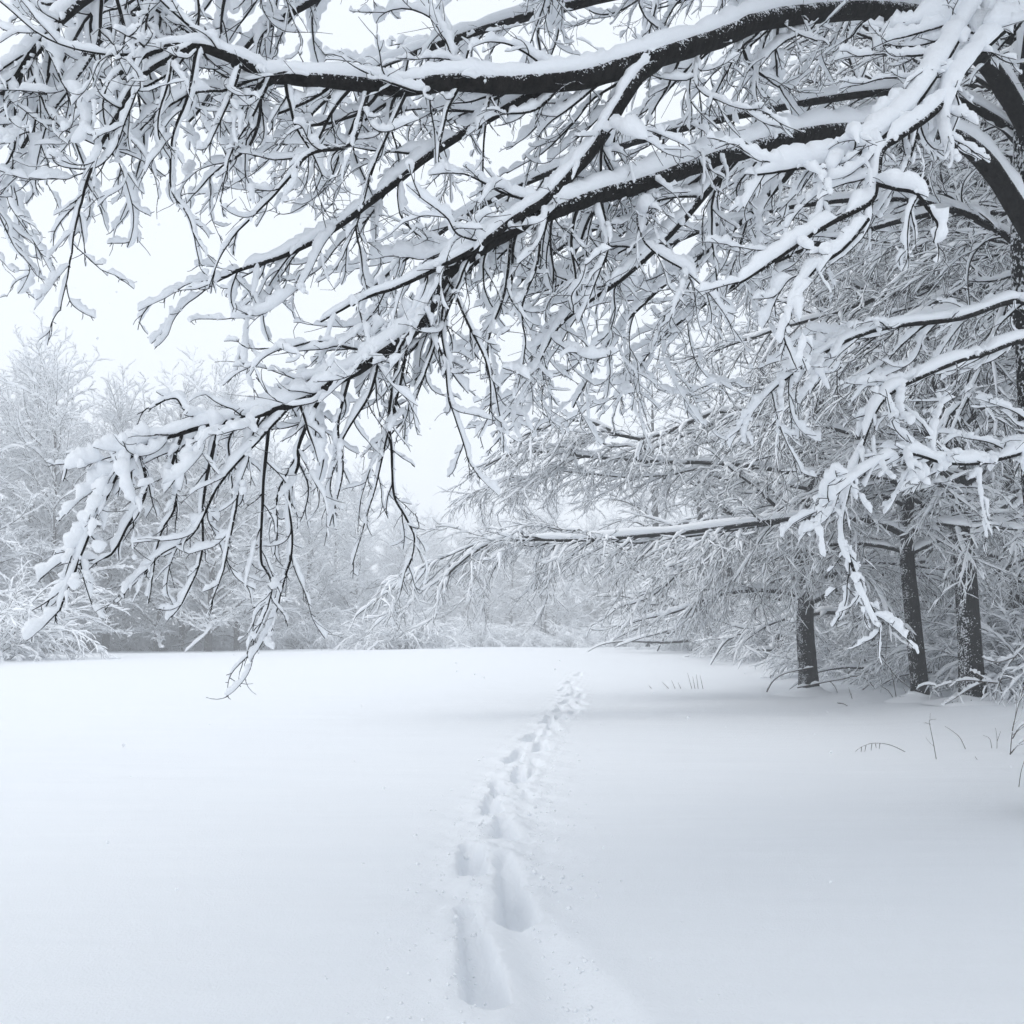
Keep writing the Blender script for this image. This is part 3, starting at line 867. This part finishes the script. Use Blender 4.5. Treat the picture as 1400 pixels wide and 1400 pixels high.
tc_ = make_tree_meshes(23, H=15, R=.265, clear=1.25, bias=(-.4, -.1, 0), first=.32, prim=46,
                       trunk_pts=local(xc, yc, (1108, 970, 23.6), (1105, 920, 23.6), (1101, 860, 23.6), (1103, 800, 23.6), (1108, 700, 23.6), (1120, 560, 23.6), (1128, 400, 23.6), (1125, 240, 23.6), (1130, 80, 23.6)),
                       extra=[local(xc, yc, (1108, 650, 23.5), (1000, 634, 23), (900, 631, 22.6), (810, 625, 22.2), (750, 618, 22), (700, 620, 21.8), (640, 650, 21.6)),
                              local(xc, yc, (1103, 780, 23.5), (1050, 720, 23), (960, 740, 22.4), (935, 775, 22.1), (890, 815, 21.7), (840, 832, 21.4)),
                              local(xc, yc, (1110, 600, 23.5), (1000, 560, 22.8), (880, 600, 22), (800, 575, 21.6), (740, 585, 21.3), (690, 610, 21)) ])
place_tree(tc_, "edge_tree", xc, yc, 0, 1, "stout dark trunk nearest the open field, standing apart with low branches over the snow")

print("edge trees", time.time() - T0)
xd, yd = gp(1560, 11.5)
td = make_tree_meshes(24, H=14, R=.25, clear=2.9, bias=(-.55, .1, 0), first=.45, prim=30, fine=1.5, snow_r=.022)
place_tree(td, "snowy_tree", xd, yd, 0, 1, "finely twigged snowy tree reaching in from beyond the right border")
xe, ye = gp(1500, 9.6)
te = make_tree_meshes(25, H=12, R=.17, clear=2.9, bias=(-.7, .1, 0), first=.42, prim=30, fine=1.7, snow_r=.017)
place_tree(te, "snowy_tree", xe, ye, 0, 1, "young snowy tree standing just outside the right border, its fine twigs crossing the picture")
xf, yf = gp(1455, 14)
tf = make_tree_meshes(26, H=17, R=.24, clear=3.0, bias=(-.75, .05, 0), first=.36, prim=40, fine=1.6, snow_r=.018)
place_tree(tf, "snowy_tree", xf, yf, 0, 1, "tall snowy tree beyond the right border, its lacy upper branches behind the limbs")
# copies further back
dA = make_tree_meshes(31, H=15, R=.26, style='droop', prim=34, fine=1.1, first=.08, snow_r=.028, tw=1.0)
dB = make_tree_meshes(32, H=13, R=.2, style='droop', prim=34, fine=1.1, first=.06, snow_r=.028, lean=.05, tw=1.0)
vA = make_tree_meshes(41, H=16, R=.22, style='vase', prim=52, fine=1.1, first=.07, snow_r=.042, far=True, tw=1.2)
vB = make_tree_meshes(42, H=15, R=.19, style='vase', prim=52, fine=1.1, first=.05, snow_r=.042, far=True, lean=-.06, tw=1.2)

G1 = "trees along the right edge of the field"
for pxx, d, m, s, rz, lab in [
        (996, 47, dA, 1.25, 1.0, "snowy tree far along the field's right edge with a short dark trunk showing beside another"),
        (972, 50, dB, 1.35, 3.0, "thin snowy tree far along the field's right edge, its faint trunk beside a darker one"),
        (1066, 38, dB, 1.1, 4.0, "snow-covered tree whose dark clustered trunk shows just beyond the stout trunk"),
        (885, 74, dB, .9, 5.0, "palest snowy tree where the right tree edge runs into the haze"),
        (900, 62, dA, 1.3, 2.0, "pale snowy tree at the narrowing end of the right tree edge")]:
    x, y = gp(pxx, d)
    place_tree(m, "roadside_tree" if False else "snowy_tree", x, y, rz, s, lab)
G2 = "trees packed in the wood at the right"
rng = np.random.default_rng(5)
wood = [(1180, 30), (1290, 27), (1390, 25), (1480, 22), (1440, 31), (1350, 36), (1250, 37), (1170, 42), (1100, 48), (1420, 42), (1300, 47), (1220, 54), (1150, 60), (1380, 54), (1060, 64), (1290, 64), (1000, 72), (1560, 27)]
for k, (pxx, d) in enumerate(wood):
    x, y = gp(pxx, d)
    place_tree((dA, dB)[k % 2], "snowy_tree", x, y, rng.random() * 6.28, rng.uniform(.9, 1.2),
               "snow-covered tree deep in the dense wood behind the dark trunks at right", G2)
G3 = "pale trees along the left side of the field"
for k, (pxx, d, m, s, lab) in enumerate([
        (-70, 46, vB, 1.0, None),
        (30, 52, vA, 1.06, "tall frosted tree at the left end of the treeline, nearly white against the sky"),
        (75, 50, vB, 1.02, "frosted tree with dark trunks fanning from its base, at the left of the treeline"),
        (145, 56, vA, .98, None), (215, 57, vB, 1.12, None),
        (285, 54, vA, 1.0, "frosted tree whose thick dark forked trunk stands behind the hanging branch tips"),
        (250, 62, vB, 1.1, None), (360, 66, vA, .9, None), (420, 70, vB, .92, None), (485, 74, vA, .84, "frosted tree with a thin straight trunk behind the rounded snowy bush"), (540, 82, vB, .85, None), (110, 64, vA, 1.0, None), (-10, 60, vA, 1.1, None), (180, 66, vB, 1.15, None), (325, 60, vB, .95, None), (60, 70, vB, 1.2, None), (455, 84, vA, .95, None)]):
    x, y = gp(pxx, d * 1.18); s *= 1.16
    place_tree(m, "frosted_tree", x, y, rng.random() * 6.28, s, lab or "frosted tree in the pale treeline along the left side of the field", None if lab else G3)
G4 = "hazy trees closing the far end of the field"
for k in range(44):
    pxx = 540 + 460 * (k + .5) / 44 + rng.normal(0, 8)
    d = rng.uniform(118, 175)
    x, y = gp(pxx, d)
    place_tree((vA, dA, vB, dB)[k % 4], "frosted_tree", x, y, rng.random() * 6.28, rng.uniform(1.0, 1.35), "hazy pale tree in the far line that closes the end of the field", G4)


# ---------------------------------------------------------------- shrubs
def make_shrub(seed, n=46, h=1.7, spread=1.5, snow_r=.022, nt=7.0):
    rng = np.random.default_rng(seed)
    az = rng.random(n) * 6.283
    el = np.radians(rng.uniform(48, 82, n))
    P0 = np.stack([np.cos(az), np.sin(az), np.zeros(n)], 1) * rng.uniform(0, .35, (n, 1)) - np.array([0, 0, .1])
    D = np.stack([np.cos(az) * np.cos(el), np.sin(az) * np.cos(el), np.sin(el)], 1)
    q, r = grow(P0, D, rng.uniform(.7, 1.3, n) * (h + spread) * .8, np.full(n, .014), np.full(n, .005), 14, .75, .15, rng)
    cr, sn = MB(), MB()
    tube(cr, q, r, 5, rng)
    snow(sn, q, r, 6, rng, snow_r * 1.4, 1, 1, 1, .25, .1, .3, .25, K2=18)
    p2, d2, t2, rp, Lp = spawn(q, r, nt, .2, 1, 40, 12, .6, rng)
    q2, r2 = grow(p2, d2, np.clip(Lp * .28 * rng.uniform(.4, 1.2, len(Lp)), .15, .8), np.full(len(Lp), .006), np.full(len(Lp), .003), 7, .9, .25, rng)
    tube(cr, q2, r2, 3, rng)
    snow(sn, q2, r2, 5, rng, snow_r, 1, 1, .95, .3, .15, .2, .25)
    p3, d3, t3, rp3, Lp3 = spawn(q2, r2, 9, .1, 1, 40, 12, .6, rng)
    q3, r3 = grow(p3, d3, np.clip(Lp3 * .45 * rng.uniform(.4, 1.2, len(Lp3)), .06, .4), np.full(len(Lp3), .004), np.full(len(Lp3), .002), 4, .9, .25, rng)
    tube(cr, q3, r3, 3, rng)
    snow(sn, q3, r3, 4, rng, snow_r * .7, 1, 1, .9, .3, 0, .2, .3)
    return cr.mesh("stems", M_FARBARK), sn.mesh("snow_cover", M_FARSNOW)


sA, sB = make_shrub(61), make_shrub(62, n=38, h=1.3, spread=1.9)


def place_shrub(m, x, y, rz, s, label, group=None, sz=None):
    o = link("snowy_bush", loc=(x, y, ground_z(x, y) - .03))
    o.rotation_euler = (0, 0, rz); o.scale = (s, s, sz or s)
    tag(o, label, "bush", group)
    link("stems", m[0], o); link("snow_cover", m[1], o)


x, y = gp(560, 62); place_shrub(sA, x, y, 0, 1.35, "rounded dome-shaped bush buried in snow beside the open field")
x, y = gp(505, 64); place_shrub(sB, x, y, 2, 1.3, "low snowy bush left of the dome-shaped bush")
x, y = gp(-5, 44); place_shrub(sB, x, y, 1, 1.9, "drooping snowy bush at the left border of the picture")
GB1 = "low bushes under the left treeline"
for k in range(26):
    x, y = gp(-60 + 25 * k + rng.normal(0, 8), rng.uniform(50, 60) + 8 + k * 1.0)
    place_shrub((sA, sB)[k % 2], x, y, rng.random() * 6, rng.uniform(.9, 1.7), "low snow-covered bush under the pale treeline on the left", GB1)
GB3 = "low bushes along the far end of the field"
for k in range(14):
    x, y = gp(545 + 30 * k + rng.normal(0, 6), rng.uniform(108, 128))
    place_shrub((sA, sB)[k % 2], x, y, rng.random() * 6, rng.uniform(1.0, 1.9), "hazy low bush along the far end of the snow field", GB3)
GB2 = "bushes under the wood at the right"
for k in range(20):
    pxx = [1150, 1180, 1215, 1240, 1290, 1300, 1345, 1365, 1380, 1400, 1410, 1440, 1025, 1060, 950, 925, 1120, 1335, 1280, 1370][k]
    d = [30, 34, 28, 32, 25, 30, 24, 28, 22, 20, 25, 23, 44, 40, 54, 60, 36, 33, 38, 38][k]
    x, y = gp(pxx, d)
    place_shrub((sA, sB)[k % 2], x, y, rng.random() * 6, rng.uniform(.8, 1.3), "snow-covered bush in the undergrowth of the wood at right", GB2)
print("plants", time.time() - T0)


# ---------------------------------------------------------------- small plants poking through the snow
def stems_plant(name, label, cat, base_px, stems, r=.006, sn_r=.0, twigs=0, seed=0, snow_gap=.5):
    """stems: list of traces [(px, py, d), ...]"""
    rng = np.random.default_rng(seed)
    b = np.array(on_ground(*base_px)); b[2] = ground_z(b[0], b[1])
    o = link(name, loc=tuple(b))
    tag(o, label, cat)
    cr, sn = MB(), MB()
    for s_ in stems:
        P = np.array([at(*q) for q in s_]) - b
        p, rr = spline(P, (r, r * .45), 4 * len(P))
        tube(cr, p, rr, 5, rng)
        if sn_r: snow(sn, p, rr, 6, rng, sn_r, 1, 1, 1, .3, snow_gap, .15, .25, K2=8 * len(P))
        if twigs:
            p2, d2, t2, rp, Lp = spawn(p, rr, twigs, .15, 1, 45, 12, .6, rng)
            q2, r2 = grow(p2, d2, np.clip(Lp * .3 * rng.uniform(.3, 1.2, len(Lp)), .05, .6), np.full(len(Lp), r * .5), np.full(len(Lp), r * .3), 6, .8, .3, rng)
            tube(cr, q2, r2, 3, rng)
            if sn_r: snow(sn, q2, r2, 5, rng, sn_r * .7, 1, 1, .8, .3, .3, .12, .3)
    cr.build("stems", M_STEM, o)
    if sn.n: sn.build("snow_cover", M_SNOW, o)
    return o


def dist_at(py, z=0.0):
    k = (z - CAM[2]) / (Fw + (700 - py) / FPX * Up)[2]
    return float(k)


D1 = dist_at(943)
stems_plant("grass_tuft", "tuft of thin dry stalks poking up alone from the open snow", "dry grass", (943, 943),
            [[(925, 946, D1), (918, 930, D1)], [(933, 946, D1), (927, 933, D1)], [(947, 946, D1), (940, 920, D1)], [(951, 946, D1), (947, 925, D1)], [(955, 946, D1), (952, 922, D1)],
             [(962, 946, D1), (957, 923, D1)], [(917, 944, D1), (905, 932, D1)], [(892, 943, D1), (887, 937, D1)]], r=.010, seed=1)
D2 = dist_at(1024)
stems_plant("arched_stem", "bare stem bent into a low arch with short drooping leaflets on the snow", "dry plant", (1205, 1028),
            [[(1250, 1035, D2), (1232, 1025, D2), (1215, 1018, D2), (1195, 1016, D2), (1180, 1020, D2), (1170, 1027, D2), (1167, 1032, D2)],
             [(1178, 1021, D2), (1177, 1030, D2)], [(1184, 1019, D2), (1182, 1029, D2)], [(1192, 1017, D2), (1191, 1026, D2)], [(1203, 1016, D2), (1202, 1024, D2)], [(1197, 1017, D2), (1198, 1023, D2)]], r=.0055, seed=2)
D3 = dist_at(1035)
stems_plant("dry_stalk", "tall thin dry stalk with a bent top below the leaning trunk", "dry plant", (1280, 1036),
            [[(1280, 1038, D3), (1276, 1015, D3), (1272, 995, D3), (1271, 985, D3), (1280, 983, D3)], [(1272, 990, D3), (1265, 988, D3)]], r=.005, seed=3, twigs=3)
stems_plant("dry_stalk", "short curved dry stalk beside the tall bent-topped one", "dry plant", (1318, 1022),
            [[(1320, 1024, D3 + 1), (1312, 1008, D3 + 1), (1300, 998, D3 + 1), (1292, 993, D3 + 1)], [(1338, 1042, D3), (1333, 1034, D3)]], r=.005, seed=4)
stems_plant("dry_stalk", "pair of upright forked stalks near the right border", "dry plant", (1364, 1024),
            [[(1363, 1024, D3 + 1), (1363, 1008, D3 + 1), (1361, 995, D3 + 1)], [(1363, 1014, D3 + 1), (1368, 1000, D3 + 1)], [(1356, 1023, D3 + 1), (1353, 1010, D3 + 1), (1344, 1005, D3 + 1)]], r=.004, seed=5)
D4 = dist_at(1030)
stems_plant("twiggy_sapling", "twiggy leafless sapling standing at the right border of the snow", "sapling", (1381, 1032),
            [[(1381, 1034, D4), (1384, 1000, D4), (1392, 965, D4), (1402, 930, D4), (1410, 880, D4)], [(1382, 1030, D4), (1395, 1015, D4), (1412, 1008, D4)], [(1384, 1010, D4), (1396, 992, D4), (1415, 985, D4)]], r=.008, sn_r=.009, twigs=9, seed=6)
stems_plant("dry_stalk", "lone dry stalk in the nearest snow at the right border", "dry plant", (1394, 1075),
            [[(1393, 1076, dist_at(1076)), (1396, 1055, dist_at(1076)), (1402, 1035, dist_at(1076))]], r=.004, seed=7)
D5 = 23.0
stems_plant("arching_branch", "thin snowy branches arching to the ground around the stout trunk", "fallen branch", (1130, 948),
            [[(1048, 946, D5), (1056, 932, D5), (1070, 922, D5), (1092, 916, D5), (1112, 912, D5)],
             [(1090, 940, D5), (1130, 932, D5), (1160, 926, D5), (1172, 915, D5), (1177, 898, D5)],
             [(1162, 924, D5), (1180, 926, D5), (1195, 940, D5), (1203, 958, D5)], [(1190, 934, D5), (1178, 944, D5), (1168, 950, D5)]], r=.022, sn_r=.014, twigs=2, seed=8, snow_gap=.2)
stems_plant("fallen_twig", "short dark twig lying on the snow right of the stout trunk", "twig", (1155, 968),
            [[(1145, 961, dist_at(968)), (1155, 963, dist_at(968)), (1166, 971, dist_at(968))]], r=.012, seed=9)
D6 = 18.0
stems_plant("snowy_branch", "snow-laden forked branch drooping to the ground by the thickest trunk", "fallen branch", (1352, 978),
            [[(1405, 880, D6), (1390, 895, D6), (1375, 915, D6), (1364, 940, D6), (1360, 960, D6), (1347, 979, D6)],
             [(1388, 898, D6), (1365, 905, D6), (1345, 901, D6)], [(1366, 934, D6), (1345, 932, D6), (1320, 930, D6), (1295, 935, D6), (1275, 942, D6)],
             [(1345, 932, D6), (1325, 942, D6), (1305, 955, D6), (1285, 966, D6)], [(1350, 930, D6), (1335, 921, D6), (1328, 917, D6)]], r=.02, sn_r=.03, twigs=4, seed=10, snow_gap=.15)
sapl = stems_plant("dry_brush", "small tangle of dark dry stems at the foot of the thickest trunk", "brush", (1312, 978),
                   [[(1300 + 3 * k, 978, D6), (1298 + 4 * k + (k * 7) % 5 - 2, 965 - (k * 5) % 9, D6)] for k in range(10)], r=.014, sn_r=.012, twigs=9, seed=11)
D7 = 20.5
stems_plant("thin_sapling", "thin leafless sapling stems rising between the stout and the leaning trunk", "sapling", (1222, 962),
            [[(1227, 964, D7), (1222, 935, D7), (1218, 915, D7), (1211, 904, D7), (1214, 860, D7)], [(1250, 945, D7), (1225, 925, D7), (1211, 907, D7), (1195, 895, D7)], [(1226, 962, D7), (1215, 945, D7), (1208, 940, D7)],
             [(1165, 955, D7), (1160, 940, D7)], [(1245, 960, D7), (1235, 940, D7)]], r=.009, sn_r=.007, twigs=2, seed=12)


# ---------------------------------------------------------------- falling snow
def flakes(n=2600):
    rng = np.random.default_rng(3)
    d = 2.5 + 26 * rng.random(n) ** .6
    P = np.stack([rng.uniform(-.75, .75, n) * d, d, rng.uniform(-.5, .95, n) * d * .62 + 1.6], 1)
    P = P[P[:, 2] > .15 + np.array([ground_z(a, b) for a, b in P[:, :2]])]
    n = len(P)
    r = rng.uniform(.003, .009, n)
    base = np.array([[1, 0, 0], [0, 1, 0], [-1, 0, 0], [0, -1, 0], [0, 0, 1], [0, 0, -1]], float)
    v = P[:, None] + base[None] * r[:, None, None] * rng.uniform(.6, 1.3, (n, 6, 1))
    f = np.array([[0, 1, 4, 4], [1, 2, 4, 4], [2, 3, 4, 4], [3, 0, 4, 4], [1, 0, 5, 5], [2, 1, 5, 5], [3, 2, 5, 5], [0, 3, 5, 5]])
    tri = (f[None, :, :3] + 6 * np.arange(n)[:, None, None]).reshape(-1, 3)
    me = bpy.data.meshes.new("falling_snow")
    me.from_pydata(v.reshape(-1, 3).tolist(), [], tri.tolist())
    me.materials.append(M_SNOW)
    o = link("falling_snow", me)
    tag(o, "fine snowflakes drifting down through the whole view", "snowflakes", kind="stuff")


flakes()


def crumbs():
    rng = np.random.default_rng(8)
    n = 1200
    y = 3.0 + 20 * rng.random(n) ** 1.7
    off = rng.normal(0, .34, n)
    off = np.where(abs(off) < .13, off + np.sign(off) * .16, off) + .08
    x = trail_x(y) + off
    z = ground_base(x, y) + trail_dz(x.copy(), y.copy())
    r = rng.uniform(.004, .011, n) * (1 + 1.1 * (rng.random(n) < .08))
    base = np.array([[1, 0, 0], [0, 1, 0], [-1, 0, 0], [0, -1, 0], [0, 0, 1], [0, 0, -1], [.6, .6, .6], [-.6, .6, .5], [-.6, -.6, .6], [.6, -.6, .5]], float)
    v = np.stack([x, y, z + r * .2], 1)[:, None] + base[None] * r[:, None, None] * rng.uniform(.65, 1.25, (n, 10, 1))
    f = np.array([[0, 1, 6], [1, 4, 6], [4, 0, 6], [1, 2, 7], [2, 4, 7], [4, 1, 7], [2, 3, 8], [3, 4, 8], [4, 2, 8], [3, 0, 9], [0, 4, 9], [4, 3, 9], [1, 0, 5], [2, 1, 5], [3, 2, 5], [0, 3, 5]])
    me = bpy.data.meshes.new("snow_crumbs")
    me.from_pydata(v.reshape(-1, 3).tolist(), [], (f[None] + 10 * np.arange(n)[:, None, None]).reshape(-1, 3).tolist())
    me.materials.append(M_SNOW)
    me.shade_smooth()
    o = link("snow_crumbs", me)
    tag(o, "loose snow crumbs kicked up beside the boot holes", "snow", kind="stuff")


crumbs()

# ---------------------------------------------------------------- haze
import bmesh
HAZE = 0.0045
bm = bmesh.new()
bmesh.ops.create_cube(bm, size=1)
for v in bm.verts:
    v.co = (v.co.x * 520, v.co.y * 300 + 75, (v.co.z + .5) * 27.0 - 1.6)
me = bpy.data.meshes.new("haze")
bm.to_mesh(me); bm.free()
hm = bpy.data.materials.new("haze_air")
hm.use_nodes = True
ht = hm.node_tree
for n in list(ht.nodes): ht.nodes.remove(n)
ho = ht.nodes.new("ShaderNodeOutputMaterial")
hv = ht.nodes.new("ShaderNodeVolumePrincipled")
hv.inputs["Color"].default_value = (.97, .98, .99, 1)
hv.inputs["Density"].default_value = HAZE
hv.inputs["Anisotropy"].default_value = 0.2
ht.links.new(hv.outputs[0], ho.inputs["Volume"])
me.materials.append(hm)
hz = link("haze", me)
tag(hz, "pale snowy haze that fades the far trees", "haze", kind="stuff")
print("done", time.time() - T0)
